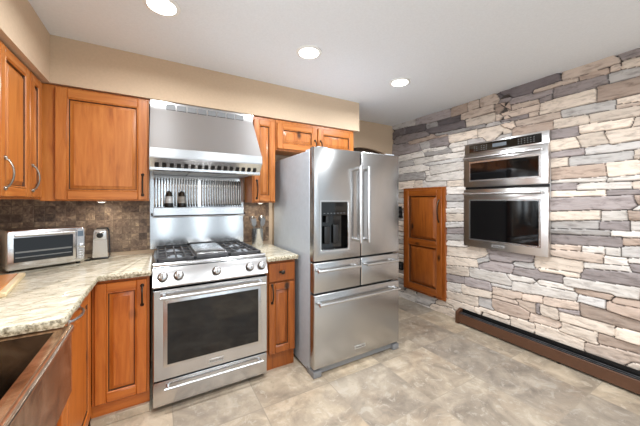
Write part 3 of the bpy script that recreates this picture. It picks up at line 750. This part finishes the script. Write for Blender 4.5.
# left door with dispenser opening: four slabs round a recess as one mesh
b = B(); dx0, dx1, dz0, dz1 = 1.072, 1.346, 0.958, 1.352
b.box(FX0, XM-0.004, FY+0.055, FY+0.068, 0.888, 1.763, 0.004, 1)
out = []
def quadring(pr):
    return [[b._v(p) for p in ((x0, y, z0), (x1, y, z0), (x1, y, z1), (x0, y, z1))] for x0, x1, z0, z1, y in pr]
L0, L1, Z0, Z1 = FX0, XM-0.004, 0.888, 1.763
rr = quadring([(L0, L1, Z0, Z1, FY+0.060), (L0, L1, Z0, Z1, FY+0.010), (L0+0.003, L1-0.003, Z0+0.003, Z1-0.003, FY+0.003), (L0+0.010, L1-0.010, Z0+0.010, Z1-0.010, FY), (dx0, dx1, dz0, dz1, FY), (dx0, dx1, dz0, dz1, FY+0.056)])
for k, (a, c) in enumerate(zip(rr, rr[1:])):
    for i in range(4): b.face([a[i], a[(i+1) % 4], c[(i+1) % 4], c[i]])
ld = b.build('left_door', [ST_Z], t)
b = B(FB(FY)); b.nest(dx0-0.001, dx1+0.001, dz0-0.001, dz1+0.001, [(-0.004, 0.0003), (-0.004, 0.003), (0.010, 0.003), (0.010, -0.002)][:3] + [(0.012, -0.001), (0.013, -0.002)])
# only the bezel ring is wanted: remove the cap
b.bm.faces.ensure_lookup_table(); bmesh.ops.delete(b.bm, geom=[b.bm.faces[-1]], context='FACES_ONLY')
disp = b.build('dispenser', [CHROME], ld)
b = B(FB(FY)); b.box(dx0+0.002, dx1-0.002, -0.054, -0.050, dz0+0.002, dz1-0.002); b.box(dx0+0.008, dx1-0.008, -0.05, -0.004, 1.235, dz1-0.006, 0.003, 1)
b.box(dx0+0.002, dx0+0.008, -0.05, -0.002, dz0, dz1); b.box(dx1-0.008, dx1-0.002, -0.05, -0.002, dz0, dz1); b.box(dx0+0.004, dx1-0.004, -0.05, -0.002, dz0+0.002, dz0+0.012)
b.build('dispenser_recess', [BGLASS], ld)
b = B(FB(FY)); b.box(1.128, 1.178, -0.045, -0.028, 1.01, 1.15, 0.006, 2); b.tube([(1.153, -0.03, 1.235), (1.153, -0.03, 1.18)], 0.018, 14)
b.box(1.212, 1.262, -0.045, -0.03, 1.01, 1.16, 0.006, 2); b.build('dispenser_paddle', [mat('dark_grey_plastic', (30, 30, 32), 0.3, var=0)], ld)
b = B(FB(FY))
for k in range(7): b.box(1.105+k*0.031, 1.120+k*0.031, -0.0042, -0.0034, 1.252, 1.256)
b.build('dispenser_icons', [mat('grey_icons', (110, 112, 116), 0.5, var=0)], ld)
rd = fdoor(XM+0.004, FX1, 0.888, 1.763, 'right_door')
d1_ = fdoor(FX0, XM-0.004, 0.643, 0.878, 'left_drawer'); d2_ = fdoor(XM+0.004, FX1, 0.643, 0.878, 'right_drawer')
fz = fdoor(FX0, FX1, 0.066, 0.632, 'freezer_drawer')
bar_handle(FB(FY), 'z', 1.01, 1.635, 1.424, 0, ld, 0.0145, 0.055); bar_handle(FB(FY), 'z', 1.01, 1.635, 1.508, 0, rd, 0.0145, 0.055)
bar_handle(FB(FY), 'u', 1.03, 1.425, 0.822, 0, d1_, 0.0115, 0.05); bar_handle(FB(FY), 'u', 1.49, 1.85, 0.822, 0, d2_, 0.0115, 0.05)
bar_handle(FB(FY), 'u', 1.04, 1.865, 0.570, 0, fz, 0.0125, 0.052)
b = B(FB(FY)); b.box(1.40, 1.512, 0, 0.003, 0.128, 0.155, 0.001, 1); bd = b.build('badge', [BADGE], fz)
text_part('KitchenAid', 0.020, m_back(1.456, FY-0.0034, 0.1415), bd)
for x in (FX0+0.09, FX1-0.09):
    b = B(); b.box(x-0.05, x+0.05, FY+0.02, FY+0.22, 1.746, 1.772, 0.006, 2); b.build('hinge_cover', [ST_SIDE], t)

# ------------------------------------------------------------------ wall oven and microwave (set in the stone)
XO = 2.945
t = thing('wall_oven', 'stainless steel wall oven with microwave above, set into the stone wall', 'oven', (3.0, 1.5, 0.85))
y0, y1 = OV[0], OV[1]
b = B(); b.box(XO+0.004, 2.992, y0+0.012, y1-0.012, 0.868, 1.956); b.build('housing', [ST_SIDE], t)
b = B(FR(XO)); b.box(y0, y1, -0.012, 0.002, 0.860, 1.966, 0.003, 1); b.build('trim_frame', [ST_Y], t)
b = B(FR(XO)); b.box(y0, y1, 0.002, 0.022, 1.852, 1.966, 0.004, 2); cp = b.build('control_panel', [ST_Y], t)
b = B(FR(XO)); b.box(y0+0.055, y1-0.055, 0.021, 0.0245, 1.868, 1.950, 0.001, 1); cg = b.build('control_glass', [BGLASS], cp)
b = B(FR(XO)); b.box(1.43, 1.56, 0.0245, 0.0252, 1.893, 1.928); b.build('display', [DISPLAY], cg)
KEYM = mat('key_legend_grey', (120, 122, 124), 0.5, var=0)
for yy in (1.20, 1.225, 1.25, 1.275, 1.30, 1.325, 1.62, 1.645, 1.67, 1.72, 1.745):
    for zz in (1.886, 1.906, 1.926): B(FR(XO)).box(yy-0.005, yy+0.005, 0.0245, 0.0250, zz-0.003, zz+0.003).build('key', [KEYM], cg)
b = B(FR(XO)); b.box(y0+0.004, y1-0.004, 0.002, 0.010, 1.474, 1.498); b.build('gap_shade_strip', [BLACK], t)  # black strip stands in for the shade in the gap between the units
def odoor(z0, z1, wz0, wz1, hz, name, glabel):
    b = B(FR(XO)); b.box(y0, y1, 0.002, 0.040, z0, z1, 0.006, 2); d = b.build(name, [ST_Y], t)
    b = B(FR(XO)); b.box(y0+0.055, y1-0.062, 0.039, 0.0425, wz0-0.016, wz1+0.016, 0.003, 1); b.build('window_frame', [CHROME], d)
    b = B(FR(XO)); b.box(y0+0.071, y1-0.078, 0.0395, 0.0440, wz0, wz1, 0.001, 1); b.build('window', [BGLASS], d)
    bar_handle(FR(XO), 'u', y1-0.03, y0+0.03, hz, 0.040, d, 0.0125, 0.048)
    return d
odoor(1.500, 1.846, 1.572, 1.752, 1.800, 'microwave_door', '')
lo = odoor(0.862, 1.472, 0.950, 1.352, 1.425, 'oven_door', '')
b = B(FR(XO)); b.box(1.44, 1.56, 0.040, 0.0435, 0.885, 0.912, 0.001, 1); bd = b.build('badge', [BADGE], lo)
text_part('KitchenAid', 0.020, m_right(XO-0.0440, 1.50, 0.8985), bd)

# small wooden cabinet in the stone
t = thing('wall_cabinet', 'dark alder cabinet with a two-panel door sunk into the stone wall', 'cabinet', (3.0, 2.42, 0.13))
XN = 2.945
b = B(FR(XN)); y0, y1, z0, z1 = NC
b.box(y0, y0+0.05, -0.05, 0.012, z0, z1, 0.003, 1); b.box(y1-0.05, y1, -0.05, 0.012, z0, z1, 0.003, 1)
b.box(y0+0.05, y1-0.05, -0.05, 0.012, z0, z0+0.04, 0.003, 1); b.box(y0+0.05, y1-0.05, -0.05, 0.012, z1-0.04, z1, 0.003, 1)
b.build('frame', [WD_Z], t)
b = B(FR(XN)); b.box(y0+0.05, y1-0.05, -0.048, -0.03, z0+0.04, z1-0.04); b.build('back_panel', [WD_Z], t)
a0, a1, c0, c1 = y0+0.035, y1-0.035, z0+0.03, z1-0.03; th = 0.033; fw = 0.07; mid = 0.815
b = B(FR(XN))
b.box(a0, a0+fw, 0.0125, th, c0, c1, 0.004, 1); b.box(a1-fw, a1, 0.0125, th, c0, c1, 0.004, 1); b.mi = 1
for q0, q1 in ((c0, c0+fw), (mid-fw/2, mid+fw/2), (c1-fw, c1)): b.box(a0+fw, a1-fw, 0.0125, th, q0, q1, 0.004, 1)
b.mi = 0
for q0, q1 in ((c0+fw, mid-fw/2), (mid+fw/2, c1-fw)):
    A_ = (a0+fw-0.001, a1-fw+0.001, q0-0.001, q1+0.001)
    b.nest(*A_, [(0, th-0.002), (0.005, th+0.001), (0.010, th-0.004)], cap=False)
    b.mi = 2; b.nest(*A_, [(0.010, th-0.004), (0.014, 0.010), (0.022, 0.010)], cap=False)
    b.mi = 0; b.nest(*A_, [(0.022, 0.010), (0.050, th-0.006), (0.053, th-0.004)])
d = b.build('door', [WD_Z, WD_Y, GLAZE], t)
bow_handle(FR(XN), a0+0.035, 1.10, 1.36, d, d0=th, out=0.035, r=0.007)

# black outlet plates left of that cabinet
for z0, z1, yy, lb in ((1.115, 1.275, 2.83, 'upper black plate on the stone wall, between refrigerator and wooden cabinet'), (0.385, 0.50, 2.815, 'lower black outlet plate on the stone wall, beside the refrigerator drawer')):
    t = thing('outlet_plate', lb, 'outlet', (2.95, yy, z0))
    b = B(FR(2.948)); b.box(yy-0.036, yy+0.036, -0.036, 0.006, z0, z1, 0.003, 1); b.build('plate', [BLACK], t)
    for k in (0.3, 0.7): B(FR(2.948)).box(yy-0.015, yy+0.015, 0.006, 0.009, z0+(z1-z0)*k-0.014, z0+(z1-z0)*k+0.014, 0.002, 1).build('socket', [IRON], t)

# baseboard heater
t = thing('baseboard_heater', 'long brown metal baseboard heater along the foot of the stone wall', 'heater', (2.9, 0.6, 0))
hy0, hy1 = -0.75, 1.925
b = B(); b.box(2.862, 2.868, hy0, hy1, 0.018, 0.110, 0.002, 1); b.prism([(2.862, 0.104), (2.868, 0.111), (2.874, 0.111), (2.874, 0.106)], 'y', hy0, hy1); b.build('front_panel', [BROWNMETAL], t)
b = B(); b.prism([(2.9345, 0), (2.9405, 0), (2.9405, 0.152), (2.936, 0.152), (2.936, 0.132), (2.9345, 0.132)], 'y', hy0, hy1); b.build('back_panel', [BLACK], t)
b = B(); b.box(2.890, 2.898, hy0, hy1-0.01, 0.108, 0.113); b.box(2.908, 2.916, hy0, hy1-0.01, 0.114, 0.119); b.build('louvre', [IRON], t)
b = B(); b.box(2.872, 2.932, hy0, hy1-0.02, 0.02, 0.085); b.build('heating_element', [DARKGAP], t)
b = B(); b.prism([(2.858, 0), (2.942, 0), (2.942, 0.152), (2.926, 0.152), (2.858, 0.122)], 'y', hy1-0.035, hy1); b.build('end_cap', [BROWNMETAL], t)
for y in (0.0, 1.0): B().box(2.870, 2.934, y, y+0.02, 0.0, 0.02).build('foot', [BLACK], t)

# ------------------------------------------------------------------ counter-top things
def rot_about(c, ang):
    ca, sa = math.cos(ang), math.sin(ang)
    return lambda p: (c[0]+p[0]*ca-p[1]*sa, c[1]+p[0]*sa+p[1]*ca, c[2]+p[2])
TA = math.radians(27); TO = (-0.775, 2.355, CT1)
F = rot_about(TO, TA)                      # local: x along the front, y into the depth, z up
tw, td, thh = 0.376, 0.27, 0.256
t = thing('toaster_oven', 'silver countertop toaster oven with a glass door in the corner', 'toaster oven', TO)
b = B(F); b.box(0, tw, 0.008, td, 0.014, thh, 0.012, 3); b.build('housing', [ST_X], t)
for x in (0.03, tw-0.03):
    for y in (0.04, td-0.04): B(F).tube([(x, y, 0.0), (x, y, 0.016)], 0.012, 10).build('foot', [BLACK], t)
b = B(F); b.box(0.004, tw*0.86, -0.004, 0.010, 0.040, thh-0.010, 0.004, 2); d = b.build('door', [ST_X], t)
b = B(F); b.box(0.030, tw*0.86-0.016, -0.0055, 0.0, 0.062, thh-0.045, 0.001, 1); b.build('window', [BGLASS], d)
b = B(F); b.tube([(0.03, -0.032, thh-0.028), (0.16, -0.034, thh-0.028), (tw*0.86-0.015, -0.032, thh-0.028)], 0.0085, 12)
for x in (0.045, tw*0.86-0.03): b.tube([(x, -0.004, thh-0.028), (x, -0.032, thh-0.028)], 0.007, 10)
b.build('handle', [CHROME], d)
b = B(F)
for z, dz in ((0.088, 0), (0.118, 0.004)):
    b.box(0.036, tw*0.86-0.024, -0.0062, -0.0056, z, z+0.006+dz)
b.build('rack_lines', [mat('oven_rack', (120, 120, 118), 0.4, 0.6, var=0)], d)
b = B(F); b.box(tw*0.87, tw-0.004, 0.0, 0.010, 0.03, thh-0.010, 0.003, 1); cpn = b.build('control_panel', [ST_X], t)
b = B(F); b.box(tw*0.885, tw-0.012, -0.001, 0.002, thh-0.065, thh-0.028, 0.001, 1); b.build('display', [mat('lcd_blue', (96, 110, 124), 0.2, var=0)], cpn)
b = B(F); b.tube([(tw*0.935, 0.0, 0.128), (tw*0.935, -0.016, 0.128), (tw*0.935, -0.018, 0.128)], [0.016, 0.015, 0.012], 18); b.build('knob', [CHROME], cpn)
for k in range(4):
    b = B(F); b.box(tw*0.90, tw-0.016, -0.003, 0.002, 0.042+k*0.017, 0.052+k*0.017, 0.002, 1); b.build('button', [BADGE], cpn)

# electric can opener
t = thing('can_opener', 'upright silver electric can opener beside the toaster oven', 'can opener', (-0.385, 2.68, CT1))
cx, cyy = -0.372, 2.675
b = B(); b.prism([(cx-0.046, CT1+0.012), (cx+0.046, CT1+0.012), (cx+0.039, CT1+0.205), (cx+0.031, CT1+0.222), (cx-0.031, CT1+0.222), (cx-0.039, CT1+0.205)], 'y', cyy-0.05, cyy+0.045); b.build('body', [CHROME], t)
b = B(); b.prism([(cx-0.050, CT1+0.012), (cx+0.050, CT1+0.012), (cx+0.043, CT1+0.212), (cx+0.034, CT1+0.228), (cx-0.034, CT1+0.228), (cx-0.043, CT1+0.212)], 'y', cyy+0.0455, cyy+0.055); b.build('rear_shell', [BLACK], t)
b = B(); b.box(cx-0.049, cx+0.049, cyy-0.058, cyy+0.05, CT1, CT1+0.014, 0.005, 2); b.build('base', [BLACK], t)
b = B(); b.box(cx-0.037, cx+0.037, cyy-0.06, cyy-0.049, CT1+0.150, CT1+0.212, 0.006, 2); hd = b.build('cutter_head', [BADGE], t)
b = B(); b.lathe((cx, cyy-0.06, CT1+0.180), [(0.020, 0), (0.020, -0.006), (0.014, -0.008)], 18, 'y'); b.build('drive_wheel', [BLACK], hd)
b = B(); b.box(cx-0.026, cx+0.026, cyy-0.075, cyy-0.059, CT1+0.196, CT1+0.204, 0.002, 1); b.build('lever', [CHROME], hd)
pts = [(-0.445, 2.64, CT1+0.004), (-0.46, 2.615, CT1+0.004), (-0.452, 2.585, CT1+0.004), (-0.43, 2.60, CT1+0.004), (-0.425, 2.66, CT1+0.004), (-0.44, 2.71, CT1+0.004), (-0.46, 2.728, CT1+0.004)]
tag(B().tube(pts, 0.0035, 8).build('power_cord', BLACK), 'short dark power cord on the granite between toaster oven and can opener', 'cord')

# cutting board
F = rot_about((-0.664, 2.26, CT1), math.radians(9))
t = thing('cutting_board', 'wooden cutting board lying on the granite at the left edge', 'cutting board', (-0.664, 2.26, CT1))
b = B(F); b.box(-0.22, -0.03, -0.46, 0.0, 0.0, 0.022, 0.004, 1); b.build('board', [wood('board_wood', 'y', (214, 150, 92), (196, 128, 74), (170, 104, 58), False)], t)
b = B(F); b.box(-0.03, 0.0, -0.46, 0.0, 0.0, 0.022, 0.004, 1); b.build('edge_strip', [wood('maple_strip', 'y', (236, 214, 172), (226, 200, 154), (206, 178, 132), False)], t)

# salt and pepper mills
def shaker(x, fillc, label):
    y, z = 2.667, 1.2965
    t = thing('shaker', label, 'shaker', (x, y, z), 'salt and pepper shakers')
    b = B(); b.lathe((x, y, z), [(0.031, 0), (0.033, 0.004), (0.033, 0.032), (0.031, 0.036)], 18); b.build('base', [BLACK], t)
    b = B(); b.lathe((x, y, z), [(0.030, 0.036), (0.030, 0.084), (0.022, 0.094)], 18); b.build('jar', [mat('mill_body', fillc, 0.15, var=0.1)], t)
    b = B(); b.lathe((x, y, z), [(0.027, 0.094), (0.027, 0.104), (0.023, 0.106), (0.023, 0.126), (0.012, 0.132), (0.008, 0.138)], 18); b.build('cap', [PEWTER], t)
shaker(0.082, (200, 202, 204), 'left one of the two small shakers on the steel shelf behind the range')
shaker(0.178, (150, 146, 140), 'right one of the two small shakers on the steel shelf behind the range')

# utensil crock and utensils
ux, uy = 0.822, 2.60
t = thing('utensil_crock', 'shiny steel utensil holder on the granite right of the range', 'utensil holder', (ux, uy, CT1))
b = B(); b.lathe((ux, uy, CT1), [(0.052, 0), (0.055, 0.004), (0.055, 0.172), (0.057, 0.175), (0.052, 0.175), (0.051, 0.01)], 28); b.build('cup', [CHROME], t)
def utensil(name, label, base, top, headf, m):
    t = thing(name, label, 'utensil', base, 'utensils in the steel holder')
    B().tube([base, tuple((a+c)/2 for a, c in zip(base, top)), top], [0.005, 0.005, 0.006], 8).build('handle', [m], t)
    b = B(); headf(b, Vector(top), (Vector(top)-Vector(base)).normalized()); b.build('head', [m], t)
def ladle(b, p, d): b.lathe(tuple(p+d*0.03), [(0.004, -0.02), (0.024, -0.012), (0.034, 0.006), (0.034, 0.014), (0.030, 0.014), (0.02, -0.004)], 16, 'y')
def spat(b, p, d):
    s_ = d.cross(Vector((0, 1, 0))).normalized(); q_ = [p-s_*0.012, p+s_*0.012, p+s_*0.022+d*0.02, p+s_*0.024+d*0.07, p-s_*0.024+d*0.07, p-s_*0.022+d*0.02]
    lo = [b._v(v-Vector((0, 0.002, 0))) for v in q_]; hi = [b._v(v+Vector((0, 0.002, 0))) for v in q_]
    b.face(lo); b.face(hi[::-1])
    for i in range(6): b.face([lo[i], lo[(i+1) % 6], hi[(i+1) % 6], hi[i]])
def whisk(b, p, d):
    s_ = d.cross(Vector((0, 1, 0))).normalized()
    for k in range(4):
        a = math.pi*k/4; o_ = s_*math.cos(a)+Vector((0, 1, 0))*math.sin(a)
        b.tube([p + d*0.10*(0.5-0.5*math.cos(math.pi*i/8))*1.0 + o_*0.03*math.sin(math.pi*i/8) for i in range(9)] + [p + d*0.10*(0.5-0.5*math.cos(math.pi*i/8)) - o_*0.03*math.sin(math.pi*i/8) for i in range(8, -1, -1)], 0.0016, 5)
utensil('ladle', 'steel ladle leaning right from the holder', (ux+0.005, uy+0.02, CT1+0.02), (ux+0.048, uy+0.026, CT1+0.235), ladle, ST_SIDE2)
utensil('spatula', 'steel spatula leaning towards the refrigerator from the holder', (ux+0.012, uy-0.022, CT1+0.02), (ux+0.036, uy-0.030, CT1+0.20), spat, ST_SIDE2)
utensil('whisk', 'wire whisk standing upright in the holder', (ux-0.028, uy+0.015, CT1+0.02), (ux-0.030, uy+0.030, CT1+0.19), whisk, ST_SIDE2)
utensil('slotted_turner', 'steel turner leaning left from the holder', (ux-0.014, uy-0.020, CT1+0.02), (ux-0.038, uy-0.026, CT1+0.20), spat, ST_SIDE2)

# ------------------------------------------------------------------ lights that show
LB = ('recessed ceiling light nearest the left, above the range', 'recessed ceiling light in the middle, in front of the refrigerator', 'recessed ceiling light nearest the stone wall')
for (x, y), lb in zip(CANS, LB):
    t = thing('recessed_light', lb, 'ceiling light', (x, y, ZC), 'recessed ceiling lights')
    b = B(); b.lathe((x, y, ZC), [(0.095, -0.0005), (0.093, -0.006), (0.072, -0.010), (0.072, -0.002)], 36); b.build('trim_ring', [WHITE], t)
    b = B(); b.lathe((x, y, ZC), [(0.07, -0.0105), (0.05, -0.013), (0.001, -0.014)], 32); b.build('lens', [LAMP], t)
for x, y, z, lb in ((-0.36, 2.60, 1.35, 'small puck light under the wide wall cabinet left of the hood'), (0.85, 2.60, 1.335, 'small puck light under the narrow wall cabinet right of the hood')):
    t = thing('puck_light', lb, 'cabinet light', (x, y, z), 'under-cabinet puck lights')
    b = B(); b.lathe((x, y, z), [(0.028, -0.0003), (0.028, -0.008), (0.023, -0.010)], 22); b.build('ring', [WHITE], t)
    b = B(); b.lathe((x, y, z), [(0.021, -0.0101), (0.015, -0.012), (0.001, -0.0125)], 20); b.build('lens', [PUCK], t)
    area('puck_lamp', (x, y, z-0.02), (0, 0, 0), 0.05, 0.05, 0.5, (1.0, 0.9, 0.74), 'DISK')
area('hood_lamp', (0.34, 2.45, 1.555), (0, 0, 0), 0.5, 0.05, 0.25, (1.0, 0.94, 0.84))
